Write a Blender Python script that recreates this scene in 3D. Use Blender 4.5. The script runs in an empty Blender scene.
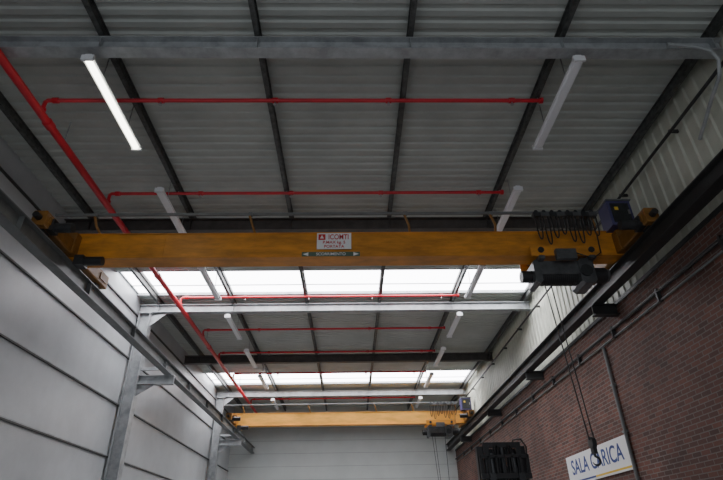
import bpy, math
from mathutils import Vector, Matrix

CZ = 1.6   # eye height

# ------------------------------------------------------------------ materials
def mat(name, col, rough=0.6, metal=0.0, noise=0.0, nscale=3.0, col2=None, emit=None, estr=0, bump=0.0, stretch=(1,1,1)):
    m = bpy.data.materials.new(name); m.use_nodes = True
    nt = m.node_tree; b = nt.nodes['Principled BSDF']
    b.inputs['Base Color'].default_value = (*col, 1)
    b.inputs['Roughness'].default_value = rough
    b.inputs['Metallic'].default_value = metal
    if noise > 0 or col2:
        tc = nt.nodes.new('ShaderNodeTexCoord'); mp = nt.nodes.new('ShaderNodeMapping')
        mp.inputs['Scale'].default_value = stretch
        n = nt.nodes.new('ShaderNodeTexNoise'); n.inputs['Scale'].default_value = nscale
        n.inputs['Detail'].default_value = 6; n.inputs['Roughness'].default_value = 0.65
        r = nt.nodes.new('ShaderNodeValToRGB')
        c2 = col2 if col2 else tuple(c*(1-noise) for c in col)
        r.color_ramp.elements[0].position = 0.35; r.color_ramp.elements[1].position = 0.65
        r.color_ramp.elements[0].color = (*c2, 1); r.color_ramp.elements[1].color = (*col, 1)
        nt.links.new(tc.outputs['Object'], mp.inputs[0]); nt.links.new(mp.outputs[0], n.inputs['Vector'])
        nt.links.new(n.outputs['Fac'], r.inputs[0]); nt.links.new(r.outputs[0], b.inputs['Base Color'])
        if bump > 0:
            bp = nt.nodes.new('ShaderNodeBump'); bp.inputs['Strength'].default_value = bump
            bp.inputs['Distance'].default_value = 0.01
            nt.links.new(n.outputs['Fac'], bp.inputs['Height']); nt.links.new(bp.outputs[0], b.inputs['Normal'])
    if emit:
        b.inputs['Emission Color'].default_value = (*emit, 1)
        b.inputs['Emission Strength'].default_value = estr
    return m

M_deck   = mat('deck_galvanised', (0.48,0.505,0.475), 0.6, 0.0, 0.18, 0.8, bump=0.1, stretch=(1,1,1))
M_galv   = mat('galvanised_steel', (0.44,0.46,0.47), 0.45, 0.3, 0.35, 4)
M_purlin = mat('purlin_dark', (0.12,0.125,0.12), 0.5, 0.3, 0.6, 9)
M_dark   = mat('dark_brown_steel', (0.10,0.09,0.085), 0.55, 0.2, 0.35, 4)  # intermediate roof beams, darker and browner than the galvanised ones
M_panel  = mat('white_sandwich_panel', (0.49,0.515,0.53), 0.4, 0.0, 0.16, 0.7)
M_seam   = mat('panel_seam', (0.05,0.05,0.048), 0.6)
M_clad   = mat('cream_cladding', (0.60,0.61,0.52), 0.5, 0.0, 0.2, 1.0)
M_back   = mat('end_wall_panel', (0.43,0.46,0.45), 0.5, 0.0, 0.1, 0.6)
M_red    = mat('sprinkler_red', (0.62,0.014,0.03), 0.35, 0.0, 0.2, 5)
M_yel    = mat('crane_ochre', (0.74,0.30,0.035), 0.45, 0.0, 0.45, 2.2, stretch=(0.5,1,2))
M_yel_lit   = mat('crane_ochre_lit', (0.95,0.47,0.085), 0.45, 0.0, 0.3, 2.2, stretch=(0.5,1,2))  # far girder: same ochre, lightened to put the skylight glow into the colour
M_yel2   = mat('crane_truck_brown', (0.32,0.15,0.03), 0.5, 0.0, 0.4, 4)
M_black  = mat('black_rubber', (0.018,0.018,0.02), 0.5)
M_char   = mat('charcoal_machine', (0.05,0.052,0.055), 0.4, 0.3, 0.4, 6)
M_mgrey  = mat('machine_grey', (0.13,0.135,0.14), 0.4, 0.3, 0.4, 6)
M_blue   = mat('cabinet_blue', (0.07,0.065,0.16), 0.4)
M_rail   = mat('runway_paint', (0.20,0.21,0.21), 0.5, 0.2, 0.25, 3)
M_raild  = mat('runway_dark', (0.045,0.045,0.045), 0.5, 0.2, 0.3, 3)
M_white  = mat('lamp_housing', (0.72,0.73,0.75), 0.35)
M_signw  = mat('sign_white', (0.80,0.80,0.80), 0.4)
M_signb  = mat('sign_blue', (0.02,0.05,0.22), 0.5)
M_signr  = mat('sign_red', (0.55,0.02,0.02), 0.5)
M_signy  = mat('sign_yellow', (0.75,0.5,0.05), 0.5)
M_signg  = mat('sign_green', (0.09,0.14,0.10), 0.5)
M_tube_on  = mat('tube_lit', (1,1,0.95), 0.4, emit=(1,1,0.86), estr=9)
M_tube_off = mat('tube_unlit', (0.80,0.81,0.84), 0.3)
M_sky    = mat('skylight_polycarbonate', (0.9,0.92,1.0), 0.4, emit=(0.95,0.95,1.0), estr=13)
M_floor  = mat('concrete_floor', (0.40,0.39,0.38), 0.55, 0.0, 0.3, 0.7, bump=0.1)
M_fork   = mat('forklift_orange', (0.6,0.2,0.02), 0.4, 0, 0.2, 3)
M_steel  = mat('steel', (0.35,0.35,0.36), 0.3, 0.9)

def brick_mat():
    m = bpy.data.materials.new('dark_red_brick'); m.use_nodes = True
    nt = m.node_tree; b = nt.nodes['Principled BSDF']; b.inputs['Roughness'].default_value = 0.8
    tc = nt.nodes.new('ShaderNodeTexCoord'); s = nt.nodes.new('ShaderNodeSeparateXYZ'); c = nt.nodes.new('ShaderNodeCombineXYZ')
    nt.links.new(tc.outputs['Object'], s.inputs[0]); nt.links.new(s.outputs['Y'], c.inputs['X']); nt.links.new(s.outputs['Z'], c.inputs['Y'])
    br = nt.nodes.new('ShaderNodeTexBrick')
    br.inputs['Scale'].default_value = 1.0
    br.inputs['Brick Width'].default_value = 0.26; br.inputs['Row Height'].default_value = 0.085
    br.inputs['Mortar Size'].default_value = 0.009; br.inputs['Mortar Smooth'].default_value = 0.2
    br.inputs['Color1'].default_value = (0.185,0.072,0.05,1); br.inputs['Color2'].default_value = (0.085,0.04,0.032,1)
    br.inputs['Mortar'].default_value = (0.19,0.165,0.145,1)
    nt.links.new(c.outputs[0], br.inputs['Vector'])
    n = nt.nodes.new('ShaderNodeTexNoise'); n.inputs['Scale'].default_value = 0.9; n.inputs['Detail'].default_value = 5
    nt.links.new(tc.outputs['Object'], n.inputs['Vector'])
    mr = nt.nodes.new('ShaderNodeMapRange'); mr.inputs['From Min'].default_value=.3; mr.inputs['From Max'].default_value=.7
    mr.inputs['To Min'].default_value=.65; mr.inputs['To Max'].default_value=1.1
    nt.links.new(n.outputs['Fac'], mr.inputs['Value'])
    mx = nt.nodes.new('ShaderNodeVectorMath'); mx.operation='SCALE'
    nt.links.new(br.outputs['Color'], mx.inputs[0]); nt.links.new(mr.outputs[0], mx.inputs['Scale'])
    nt.links.new(mx.outputs[0], b.inputs['Base Color'])
    bp = nt.nodes.new('ShaderNodeBump'); bp.inputs['Strength'].default_value=.5; bp.inputs['Distance'].default_value=.01; bp.invert=True
    nt.links.new(br.outputs['Fac'], bp.inputs['Height']); nt.links.new(bp.outputs[0], b.inputs['Normal'])
    return m
M_brick = brick_mat()

# ------------------------------------------------------------------ mesh builder (z given relative to eye height)
class B:
    def __init__(s): s.v=[]; s.f=[]; s.m=[]; s.mats=[]; s.sm=[]
    def mi(s, m):
        if m not in s.mats: s.mats.append(m)
        return s.mats.index(m)
    def poly(s, vs, fs, m, smooth=False):
        o=len(s.v); k=s.mi(m)
        s.v += [(a,b_,c+CZ) for a,b_,c in vs]
        for f in fs: s.f.append([o+i for i in f]); s.m.append(k); s.sm.append(smooth)
    def box(s,x0,x1,y0,y1,z0,z1,m):
        s.poly([(x0,y0,z0),(x1,y0,z0),(x1,y1,z0),(x0,y1,z0),(x0,y0,z1),(x1,y0,z1),(x1,y1,z1),(x0,y1,z1)],
               [(0,3,2,1),(4,5,6,7),(0,1,5,4),(1,2,6,5),(2,3,7,6),(3,0,4,7)],m)
    def cbox(s,x0,x1,y0,y1,z0,z1,m,c=0.03):
        p=[(x0+c,z0),(x1-c,z0),(x1,z0+c),(x1,z1-c),(x1-c,z1),(x0+c,z1),(x0,z1-c),(x0,z0+c)]
        s.prism([(a,y0,b_) for a,b_ in p],(0,y1-y0,0),m)
    def prism(s,pts,d,m):
        n=len(pts); q=[(p[0]+d[0],p[1]+d[1],p[2]+d[2]) for p in pts]
        s.poly(list(pts)+q,[tuple(range(n)),tuple(range(2*n-1,n-1,-1))]+[(i,i+n,(i+1)%n+n,(i+1)%n) for i in range(n)],m)
    def tube(s,path,r,m,n=10,caps=True,radii=None):
        P=[Vector(p) for p in path]; rings=[]; N=len(P); prev=None
        for i,p in enumerate(P):
            t=(P[min(i+1,N-1)]-P[max(i-1,0)]).normalized()
            if prev is None:
                a=Vector((0,0,1)) if abs(t.z)<.9 else Vector((1,0,0)); u=t.cross(a).normalized()
            else:
                u=(prev-t*prev.dot(t)).normalized()
            prev=u; w=t.cross(u); rr=radii[i] if radii else r
            rings.append([tuple(p+(u*math.cos(2*math.pi*k/n)+w*math.sin(2*math.pi*k/n))*rr) for k in range(n)])
        vs=[v for g in rings for v in g]; fs=[]
        for i in range(N-1):
            for k in range(n): fs.append((i*n+k,i*n+(k+1)%n,(i+1)*n+(k+1)%n,(i+1)*n+k))
        s.poly(vs,fs,m,True)
        if caps:
            s.poly(rings[0],[tuple(range(n-1,-1,-1))],m); s.poly(rings[-1],[tuple(range(n))],m)
    def cyl(s,a,b_,r,m,n=16): s.tube([a,b_],r,m,n)
    def ibeam(s,axis,a0,a1,c,z0,z1,w,m,tf=.018,tw=.012):
        if axis=='x':
            s.box(a0,a1,c-w/2,c+w/2,z0,z0+tf,m); s.box(a0,a1,c-w/2,c+w/2,z1-tf,z1,m); s.box(a0,a1,c-tw/2,c+tw/2,z0+tf,z1-tf,m)
        elif axis=='y':
            s.box(c-w/2,c+w/2,a0,a1,z0,z0+tf,m); s.box(c-w/2,c+w/2,a0,a1,z1-tf,z1,m); s.box(c-tw/2,c+tw/2,a0,a1,z0+tf,z1-tf,m)
    def obj(s,name,parent=None,bevel=0):
        me=bpy.data.meshes.new(name); me.from_pydata(s.v,[],s.f)
        for m in s.mats: me.materials.append(m)
        for p,k,g in zip(me.polygons,s.m,s.sm): p.material_index=k; p.use_smooth=g
        me.update(); o=bpy.data.objects.new(name,me); bpy.context.scene.collection.objects.link(o)
        if parent: o.parent=parent
        if bevel:
            md=o.modifiers.new('bev','BEVEL'); md.width=bevel; md.segments=2; md.limit_method='ANGLE'
        return o

def text(name,body,size,loc,rot,m,parent,align='CENTER',sx=1.0,ext=.002):
    cu=bpy.data.curves.new(name,'FONT'); cu.body=body; cu.size=size; cu.extrude=ext
    cu.align_x=align; cu.align_y='CENTER'; cu.offset=size*0.012
    cu.materials.append(m); o=bpy.data.objects.new(name,cu); bpy.context.scene.collection.objects.link(o)
    o.location=(loc[0],loc[1],loc[2]+CZ); o.rotation_euler=rot; o.scale=(sx,1,1); o.parent=parent
    return o

XL,XR=-6.85,5.95; YB=31.5; Y0=-4.0; ZD=7.05
# ------------------------------------------------------------------ floor
b=B(); b.box(XL-.2,XR+.3,Y0,YB+.2,-1.75,-1.6,M_floor); b.obj('floor')
# ------------------------------------------------------------------ ceiling
def deck(b,ya,yb):
    p=.22; prof=[]; y=ya
    n=int(round((yb-ya)/p)); p=(yb-ya)/n
    for i in range(n):
        y=ya+i*p
        prof += [(y,ZD+.03),(y+p*.30,ZD+.03),(y+p*.42,ZD),(y+p*.88,ZD)]
    prof.append((yb,ZD+.03))
    vs=[];fs=[]
    for (yy,z) in prof: vs += [(XL-.05,yy,z),(XR+.05,yy,z)]
    for i in range(len(prof)-1): fs.append((2*i,2*i+1,2*i+3,2*i+2))
    b.poly(vs,fs,M_deck)
    b.box(XL-.2,XR+.3,ya,yb,ZD+.10,ZD+.18,M_deck)
SK=[(13.75,15.45),(24.2,26.3)]
b=B(); deck(b,Y0,SK[0][0]); deck(b,SK[0][1],SK[1][0]); deck(b,SK[1][1],YB+.1)
b.obj('ceiling')
PX=[-6.22,-3.82,-1.42,.97,3.37,5.77]
for x in PX:
    b=B(); b.ibeam('y',Y0,YB,x,6.86,ZD-.003,.085,M_purlin,.012,.02)
    b.obj('roof_purlin')
for i,(ya,yb) in enumerate(SK):
    b=B(); b.box(XL+.05,XR-.05,ya+.03,yb-.03,ZD+.08,ZD+.10,M_sky)
    for e in (ya,yb): b.box(XL,XR,e-.03,e+.03,ZD-.01,ZD+.12,M_galv)
    mid=ya+(yb-ya)*.66
    b.box(XL,XR,mid-.012,mid+.012,ZD+.05,ZD+.08,M_galv)
    for x in PX: b.box(x-.05,x+.05,ya,yb,ZD,ZD+.08,M_purlin)
    b.obj('window_%d'%(i+1))
ZBB=6.595
for y,mm in ((.2,M_galv),(5.5,M_galv),(10.7,M_dark),(15.85,M_galv),(21.1,M_dark),(27.0,M_galv)):
    z0 = 6.53 if mm is M_dark else ZBB
    b=B(); b.ibeam('x',XL+.02,XR-.02,y,z0,6.857,.2,mm)
    for k in range(6):
        x=PX[k]; b.box(x-.006,x+.006,y-.09,y+.09,z0+.02,6.84,mm)
    b.obj('roof_beam')
# ------------------------------------------------------------------ left wall
b=B()
zs=[-1.6,-.53,.87,2.28,3.69,5.1,6.5,7.15]
b.box(XL-.16,XL-.03,Y0,YB,-1.6,7.23,M_seam)
for z0,z1 in zip(zs[:-1],zs[1:]):
    b.box(XL-.03,XL,Y0,YB,z0+.02,z1-.02,M_panel)
    b.box(XL-.03,XL+.05,Y0,YB,z1-.05,z1-.015,M_seam if z1<7 else M_galv)
    b.box(XL-.03,XL+.035,Y0,YB,z1+.02-.035,z1+.015,M_galv)
b.obj('wall_left')
b=B(); b.box(XL-.16,XR+.25,YB,YB+.15,-1.6,7.23,M_back)
for k in range(1,13): b.box(XL,XR,YB-.006,YB,-1.6+k*.68,-1.6+k*.68+.012,M_rail)
b.obj('wall_back')
b=B(); b.box(XR,XR+.25,Y0,YB,-1.6,4.55,M_brick)
b.obj('wall_right')
b=B(); p=.28; n=int((YB-Y0)/p); prof=[]
for i in range(n):
    y=Y0+i*p; prof+=[(y,XR+.025),(y+p*.62,XR+.025),(y+p*.72,XR),(y+p*.9,XR)]
prof.append((YB,XR+.025)); vs=[];fs=[]
for y,x in prof: vs+=[(x,y,4.55),(x,y,7.1)]
for i in range(len(prof)-1): fs.append((2*i,2*i+2,2*i+3,2*i+1))
b.poly(vs,fs,M_clad); b.box(XR+.08,XR+.25,Y0,YB,4.55,7.23,M_clad)
b.box(XR-.03,XR+.08,Y0,YB,4.52,4.6,M_raild)
b.obj('wall_right_cladding')
# ------------------------------------------------------------------ columns + brackets
for y in (5.5,15.85,27.0):
    b=B()
    x0,x1=-6.78,-6.42
    b.box(x0,x0+.02,y-.15,y+.15,-1.6,6.55,M_galv); b.box(x1-.02,x1,y-.15,y+.15,-1.6,6.55,M_galv); b.box(x0,x1,y-.008,y+.008,-1.6,6.55,M_galv)
    b.box(x0-.02,x1+.05,y-.16,y+.16,6.55,6.59,M_galv)
    b.box(XL+.05,x0,y-.1,y+.1,6.2,6.4,M_galv)
    b.ibeam('x',x1,-5.35,y,4.28,4.55,.2,M_galv)
    b.prism([(x1,y-.01,4.28),(x1,y-.01,3.95),(-5.9,y-.01,4.28)],(0,.02,0),M_galv)
    b.box(-6.9+.1,-6.3,y-.2,y+.2,-1.6,-1.57,M_galv)
    b.box(x1,-5.62,y-.04,y+.04,4.72,4.80,M_galv)
    b.prism([(x1,y-.01,6.5),(x1+.5,y-.01,6.59),(x1,y-.01,6.15)],(0,.02,0),M_galv)
    b.obj('steel_column')
for y in (5.5,10.7,15.85,21.1,27.0):
    b=B(); b.ibeam('x',5.4,XR,y,4.3,4.55,.18,M_raild); b.obj('wall_corbel')
b=B(); b.ibeam('y',Y0,YB-.05,-5.53,4.55,4.87,.22,M_rail,.02,.014); b.box(-5.56,-5.50,Y0,YB-.05,4.87,4.92,M_raild)
y=-3
while y<YB-.5:
    b.box(-5.63,-5.43,y-.006,y+.006,4.57,4.85,M_rail); y+=2.6
b.obj('crane_runway_beam')
b=B(); b.ibeam('y',Y0,YB-.05,5.53,4.55,4.87,.24,M_raild,.02,.014); b.box(5.50,5.56,Y0,YB-.05,4.87,4.92,M_raild)
b.obj('crane_runway_beam')
b=B(); b.tube([(5.90,Y0,4.1),(5.90,YB-.1,4.1)],.035,M_raild); b.tube([(5.91,Y0,3.93),(5.91,YB-.1,3.93)],.018,M_rail)
for k in range(17): b.box(5.86,XR-.002,Y0+1+k*2,Y0+1.05+k*2,3.9,4.16,M_raild)
b.obj('cable_conduit')
for y,r,zt in ((11.65,.035,3.88),(20.5,.03,3.2)):
    b=B(); b.tube([(5.905,y,-1.6),(5.905,y,zt)],r,M_rail)
    for k in range(5): b.box(5.86,XR-.002,y-.06,y+.06,-1+k*1.0,-.96+k*1.0,M_rail)
    b.obj('downpipe')
b=B(); b.tube([(5.80,Y0,6.35),(5.80,30,6.35)],.03,M_raild)
for k in range(16): b.box(5.78,XR-.002,Y0+1+k*2,Y0+1.04+k*2,6.33,6.39,M_raild)
b.obj('conduit_pipe')
b=B(); pts=[(4.9,5.3,6.57),(5.3,5.3,6.52),(5.52,5.3,6.44),(5.64,5.35,6.30),(5.67,5.5,6.1),(5.72,5.9,5.95),(5.85,6.3,5.9),(5.90,6.6,5.8)]
b.tube(pts,.028,M_galv); b.obj('cable_hose')

# ------------------------------------------------------------------ sprinkler piping
b=B()
XM,ZM=-5.30,6.50
b.tube([(XM,Y0,ZM),(XM,30.5,ZM)],.070,M_red,12)
for k in range(6): b.cyl((XM,.9+k*6,ZM),(XM,1.05+k*6,ZM),.087,M_red,14)
for y in [3.9,6.7,9.5,12.3,15.1,17.95,20.55,23.5,28.3]:
    xr=3.42; zb=6.80
    b.tube([(XM,y,ZM),(XM,y,zb-.04),(XM+.04,y,zb),(xr,y,zb)],.036,M_red)
    b.cyl((XM-.005,y,ZM+.05),(XM-.005,y,ZM+.11),.065,M_red)
    b.cyl((XM+.12,y,zb),(XM+.22,y,zb),.052,M_red)
    b.cyl((xr-.02,y,zb),(xr+.04,y,zb),.054,M_red)
    for x in (-3.3,-1.3,.7,2.9):
        b.cyl((x-.05,y,zb),(x+.05,y,zb),.05,M_red); b.cyl((x,y,zb),(x,y,zb-.09),.016,M_steel,8); b.cyl((x,y,zb-.10),(x,y,zb-.09),.035,M_steel,8)
    for x in (-3.80,-1.40,.99,3.38):
        b.cyl((x,y,zb+.02),(x,y,6.858),.012,M_galv,6)
for y in (1,7.5,12,18.5,25): b.cyl((XM,y,ZM),(XM,y,7.045),.014,M_galv,6)
b.obj('sprinkler_pipework')

# ------------------------------------------------------------------ fluorescent fittings
def fitting(x,y,lit):
    L=2.10; z=6.42
    b=B()
    pts=[(x-.045,y,z+.09),(x+.045,y,z+.09),(x+.09,y,z+.03),(x+.09,y,z+.005),(x-.09,y,z+.005),(x-.09,y,z+.03)]
    b.prism(pts,(0,L,0),M_white)
    t=M_tube_on if lit else M_tube_off
    w=.055 if lit else .074
    b.prism([(x-w,y+.05,z+.004),(x+w,y+.05,z+.004),(x+w*.75,y+.05,z-.035),(x-w*.75,y+.05,z-.035)],(0,L-.10,0),t)
    b.box(x-.093,x+.093,y-.012,y+.03,z-.04,z+.06,M_white); b.box(x-.093,x+.093,y+L-.03,y+L+.012,z-.04,z+.06,M_white)
    for k in (.5,L-.5): b.cyl((x,y+k,z+.08),(x,y+k,7.036),.008,M_steel,6)
    b.obj('fluorescent_light')
for i,y in enumerate((2.0,5.45,8.85,12.3,15.75,19.2,22.6,26.9)):
    fitting(-3.95,y, i==1)
    fitting(3.56,y, False)

# ------------------------------------------------------------------ overhead travelling cranes
def crane(Y,far=False):
    root=bpy.data.objects.new('overhead_crane',None); bpy.context.scene.collection.objects.link(root)
    MY = M_yel_lit if far else M_yel
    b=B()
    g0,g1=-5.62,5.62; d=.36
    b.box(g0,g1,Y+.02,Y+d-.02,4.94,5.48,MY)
    b.box(g0,g1,Y,Y+d,5.48,5.50,MY); b.box(g0,g1,Y-.02,Y+d+.02,4.92,4.94,MY)
    for x in (-3.7,-1.9,1.9,3.2): b.box(x-.006,x+.006,Y+.012,Y+.02,4.94,5.48,MY)
    b.obj('box_girder',root,.004)
    for sx in (-1,1):
        b=B(); x=sx*5.53
        yc=Y+d/2
        b.cbox(x-.13,x+.13,yc-1.35,yc+1.35,4.98,5.28,M_yel2,.02)
        b.box(x-.16,x+.16,yc-.35,yc+.35,4.97,5.42,M_yel2)
        for yy in (yc-1.1,yc+1.1):
            b.cyl((x-.05,yy,5.06),(x+.05,yy,5.06),.14,M_char,20)
            b.box(x-.15,x+.15,yy-.16,yy+.16,5.06,5.2,M_yel2)
        for yy,s_ in ((yc-1.35,-1),(yc+1.35,1)):
            b.cyl((x,yy,5.13),(x,yy+s_*.12,5.13),.06,M_black,12)
        b.cyl((x-sx*.13,yc-1.1,5.06),(x-sx*.5,yc-1.1,5.06),.09,M_char,14)
        b.box(x-sx*.13-.06,x-sx*.13+.06,yc-1.2,yc-.98,4.97,5.2,M_char)
        b.obj('end_truck',root,.004)
    b=B(); b.cyl((-5.15,Y-.05,4.84),(-4.8,Y-.05,4.84),.09,M_black,14); b.box(-5.32,-5.15,Y-.14,Y+.1,4.74,4.94,M_char); b.obj('drive_motor',root)
    b=B(); yr=Y-.12; zr=5.86
    b.box(-5.95,5.15,yr-.022,yr+.022,zr-.02,zr+.03,M_rail)
    for x in (-5.1,-1.98,1.18,2.95,5.0):
        b.tube([(x-.06,yr,zr-.02),(x+.02,yr+.02,5.6),(x+.06,Y+.1,5.49)],.026,M_yel2)
        b.box(x-.08,x+.0,yr-.035,yr+.035,zr-.04,zr+.035,M_rail)
    b.obj('festoon_rail',root)
    # festoon cables: separate hanging U loops between trolleys
    b=B(); n=8; xa=3.78; st=.165
    for i in range(n):
        x=xa+i*st; dep=.55+.12*math.sin(i*1.7)
        pts=[]
        for k in range(15):
            a=math.pi*k/14; t_=math.cos(a)
            pts.append((x+.058-.05*t_, yr-.05, zr-.10-dep*(math.sin(a)**.45)))
        b.tube(pts,.014,M_black,6)
        b.box(x-.02,x+.135,yr-.08,yr+.04,zr-.12,zr-.03,M_mgrey if i%2 else M_char); b.cyl((x+.05,yr-.06,zr-.0),(x+.05,yr+.06,zr-.0),.04,M_char,10)
    b.obj('festoon_cable',root)
    b=B(); b.box(5.28,5.76,Y-.30,Y+.10,5.46,6.03,M_blue); b.box(5.33,5.71,Y-.312,Y-.30,5.52,5.97,M_char); b.box(5.26,5.78,Y-.34,Y+.12,6.03,6.06,M_rail)
    b.box(5.66,5.70,Y-.33,Y-.312,5.70,5.8,M_steel); b.box(5.40,5.48,Y-.318,Y-.312,5.8,5.88,M_signy); b.box(5.45,5.6,Y-.2,Y,5.40,5.46,M_yel2)
    b.obj('control_cabinet',root,.006)
    # hoist trolley
    b=B(); yc=Y+d/2
    TY=M_yel
    b.box(3.55,4.95,Y-.20,Y-.16,4.82,5.04,TY); b.box(3.55,4.95,Y+d+.16,Y+d+.20,4.82,5.04,TY)
    for x in (3.75,4.75):
        for yy in (Y-.07,Y+d+.07): b.cyl((x,yy-.05,5.00),(x,yy+.05,5.00),.08,M_steel,16)
        b.cyl((x,Y-.23,4.94),(x,Y-.20,4.94),.06,M_char,14)
        b.box(x-.06,x+.06,Y-.2,Y+d+.2,4.76,4.84,M_mgrey)
    zc=4.54
    b.cyl((3.72,yc,zc),(4.50,yc,zc),.18,M_char,24)
    k=3.80
    while k<4.48: b.cyl((k,yc,zc),(k+.02,yc,zc),.187,M_black,24); k+=.04
    # half shroud over the drum, end plates, gearbox, motor
    b.box(3.74,4.5,yc-.23,yc-.20,zc-.05,zc+.24,M_mgrey)
    b.cbox(3.60,3.74,yc-.24,yc+.24,4.32,4.80,M_mgrey,.04)
    b.cbox(4.48,4.78,yc-.27,yc+.27,4.28,4.82,M_mgrey,.06)
    b.cyl((4.60,yc-.27,zc),(4.60,yc-.31,zc),.12,M_char,20)
    b.cyl((4.78,yc,zc+.02),(5.08,yc,zc+.02),.16,M_black,20); b.cyl((5.08,yc,zc+.02),(5.14,yc,zc+.02),.13,M_mgrey,20)
    b.cyl((3.40,yc,zc),(3.60,yc,zc),.12,M_black,18)
    b.box(4.0,4.40,Y-.30,Y-.20,4.70,4.92,M_mgrey); b.tube([(4.40,Y-.25,4.85),(4.7,Y-.3,4.7),(4.9,Y-.25,4.85),(4.95,Y-.2,5.3)],.014,M_black,6)
    b.obj('hoist',root,.005)
    zh=1.42
    b=B()
    for dx in (-.06,.06): b.tube([(3.90+dx,yc,zc-.17),(4.07+dx*.7,yc,zh+.05)],.011,M_black,6)
    b.cyl((4.035,yc,zh),(4.105,yc,zh),.095,M_char,20); b.box(4.04,4.10,yc-.06,yc+.06,zh-.17,zh+.02,M_char)
    hp=[]
    for k in range(15):
        a=math.radians(90-k*18); hp.append((4.07+.065*math.cos(a),yc,zh-.28+.065*math.sin(a)))
    b.tube([(4.07,yc,zh-.16)]+hp,.018,M_char,10,radii=[.019]*11+[.017,.014,.011,.008,.005])
    b.obj('hook_block',root)
    b=B(); b.tube([(4.35,Y-.3,4.75),(4.36,Y-.32,3.0),(4.38,Y-.3,.2)],.012,M_black,6); b.cbox(4.33,4.43,Y-.36,Y-.26,-.25,.2,M_signy,.02)
    if far: b.obj('pendant',root)
    return root
c1=crane(9.05)
b=B(); b.box(-.66,.03,9.035,9.05,5.10,5.47,M_signw); b.box(-.63,-.49,9.03,9.035,5.31,5.44,M_signr); b.obj('name_plate',c1)
b=B(); b.prism([(-.60,9.029,5.34),(-.52,9.029,5.34),(-.56,9.029,5.42)],(0,-.002,0),M_signw); b.obj('plate_mark',c1)
R=(math.pi/2,0,0)
text('plate_text','ICOMTI',.165,(-.225,9.032,5.372),R,M_signr,c1,sx=.74)
text('plate_line','P.MAX kg. 5',.09,(-.315,9.032,5.25),R,M_signr,c1)
text('plate_load','PORTATA',.09,(-.315,9.032,5.155),R,M_signr,c1)
b=B(); b.box(-.95,.20,9.028,9.03,4.93,5.03,M_signg)
b.prism([(-.93,9.027,4.98),(-.82,9.027,5.022),(-.82,9.027,4.938)],(0,-.002,0),M_signw)
b.prism([(.18,9.027,4.98),(.07,9.027,5.022),(.07,9.027,4.938)],(0,-.002,0),M_signw); b.obj('arrow_plate',c1)
text('arrow_text','SCORRIMENTO',.085,(-.375,9.026,4.98),R,M_signw,c1)
c2=crane(25.6,True)

# ------------------------------------------------------------------ sign on brick wall
b=B(); b.box(5.91,5.948,11.7,15.3,1.28,1.97,M_signw); b.box(5.905,5.91,11.75,13.6,1.32,1.36,M_signy); b.box(5.905,5.91,13.6,15.25,1.32,1.36,M_signb)
sg=b.obj('wall_sign')
text('sign_text','SALA CARICA',.50,(5.908,13.5,1.66),(math.pi/2,0,-math.pi/2),M_signb,sg,sx=.98)

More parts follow.
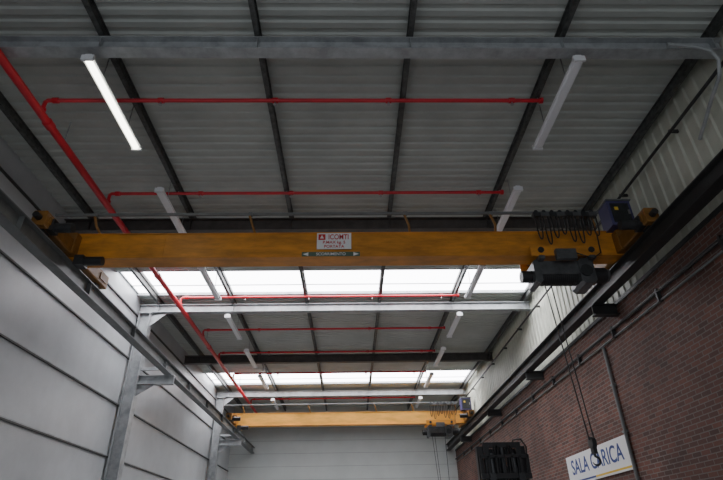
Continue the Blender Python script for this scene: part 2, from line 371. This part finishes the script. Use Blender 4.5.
# ------------------------------------------------------------------ forklift
def forklift(cx,cy):
    root=bpy.data.objects.new('forklift',None); bpy.context.scene.collection.objects.link(root)
    g=-1.6
    b=B()
    b.cbox(cx-.5,cx+.5,cy+.35,cy+1.9,g+.25,g+.85,M_fork,.08)
    b.cbox(cx-.52,cx+.52,cy+1.9,cy+2.45,g+.2,g+1.15,M_char,.12)
    b.box(cx-.25,cx+.25,cy+1.15,cy+1.65,g+.85,g+1.0,M_black); b.box(cx-.25,cx+.25,cy+1.6,cy+1.72,g+.95,g+1.45,M_black)
    b.cyl((cx,cy+.65,g+.85),(cx,cy+.85,g+1.2),.03,M_black)
    ring=[(cx+.17*math.cos(a*math.pi/8),cy+.85+.08*math.sin(a*math.pi/8),g+1.2+.15*math.sin(a*math.pi/8)) for a in range(17)]
    b.tube(ring,.015,M_black,6)
    b.obj('body',root,.02)
    b=B()
    for sx in (-1,1):
        b.tube([(cx+sx*.45,cy+.5,g+.8),(cx+sx*.44,cy+.75,g+2.12),(cx+sx*.44,cy+2.0,g+2.15),(cx+sx*.45,cy+2.2,g+1.1)],.035,M_char,8)
    for k in range(7): b.box(cx-.44,cx+.44,cy+.8+k*.19,cy+.83+k*.19,g+2.13,g+2.16,M_char)
    b.obj('overhead_guard',root)
    b=B()
    for sx in (-1,1):
        for yy,r in ((cy+.55,.33),(cy+2.0,.27)):
            x=cx+sx*.48
            b.cyl((x-.1,yy,g+r),(x+.1,yy,g+r),r,M_black,28); b.cyl((x-.105,yy,g+r),(x+.105,yy,g+r),r*.5,M_signy,20)
    b.obj('wheels',root,.02)
    b=B(); zt=1.74
    for sx in (-1,1):
        x=cx+sx*.43
        b.box(x-.06,x+.06,cy+.14,cy+.30,g+.1,zt-.06,M_black)
        x=cx+sx*.32
        b.box(x-.05,x+.05,cy+.02,cy+.14,g+.5,zt,M_black)
        b.cyl((cx+sx*.22,cy+.12,g+.3),(cx+sx*.22,cy+.12,zt-.2),.05,M_mgrey,12)
        for q in (.10,.155):
            b.tube([(cx+sx*q,cy+.0,zt-.9),(cx+sx*q,cy+.0,zt-.12),(cx+sx*q,cy+.06,zt-.02),(cx+sx*q,cy+.13,zt-.12),(cx+sx*q,cy+.14,-.6)],.02,M_black,6)
    b.box(cx-.37,cx+.37,cy+.03,cy+.15,zt-.10,zt,M_black); b.box(cx-.49,cx+.49,cy+.2,cy+.30,zt-.2,zt-.1,M_black); b.box(cx-.47,cx+.47,cy+.14,cy+.24,g+.2,g+.3,M_char)
    b.box(cx-.37,cx+.37,cy+.08,cy+.13,zt-.62,zt-.45,M_black)
    b.cyl((cx,cy+.08,g+.4),(cx,cy+.08,zt-.1),.06,M_char,14)
    b.tube([(cx+.42,cy+.0,zt-.7),(cx+.47,cy-.02,zt-.1),(cx+.40,cy+.05,zt+.06),(cx+.26,cy+.10,zt+.05),(cx+.20,cy+.12,zt-.15)],.018,M_black,6)
    b.obj('mast',root,.006)
    b=B()
    zc=zt-1.0
    for z in (zc,zc+.32): b.box(cx-.49,cx+.49,cy-.06,cy+.01,z,z+.1,M_black)
    b.box(cx-.49,cx+.49,cy-.04,cy-.01,zt-.30,zt-.24,M_black)
    for k in range(7):
        x=cx-.49+k*.156; b.box(x,x+.042,cy-.04,cy-.01,zc+.4,zt-.26,M_black)
    for sx in (-1,1):
        x=cx+sx*.28
        b.box(x-.06,x+.06,cy-.11,cy-.06,zc-.12,zc+.42,M_char); b.prism([(x-.06,cy-.08,zc-.12),(x+.06,cy-.08,zc-.12),(x+.06,cy-.08,zc-.07),(x-.06,cy-.08,zc-.07)],(0,-1.05,0),M_char)
    b.obj('carriage',root,.004)
forklift(3.02,11.0)

# ------------------------------------------------------------------ light
w=bpy.data.worlds.new('overcast'); bpy.context.scene.world=w; w.use_nodes=True
w.node_tree.nodes['Background'].inputs[0].default_value=(.88,.93,1,1); w.node_tree.nodes['Background'].inputs[1].default_value=1.1

# ------------------------------------------------------------------ camera
f=520.0; th=math.radians(30.4); ps=math.radians(1.5); r=math.radians(1.1)
Fh=Vector((math.sin(ps),math.cos(ps),0)); Rl=Vector((math.cos(ps),-math.sin(ps),0))
F=Fh*math.cos(th)+Vector((0,0,math.sin(th))); U=Rl.cross(F)
R1=(Rl*math.cos(r)-U*math.sin(r)); U1=(U*math.cos(r)+Rl*math.sin(r))
cam=bpy.data.cameras.new('camera'); co=bpy.data.objects.new('camera',cam); bpy.context.scene.collection.objects.link(co)
m=Matrix((R1,U1,-F)).transposed().to_4x4(); m.translation=Vector((0,0,CZ)); co.matrix_world=m
cam.sensor_width=36; cam.lens=f/723*36; cam.clip_start=.05
bpy.context.scene.camera=co
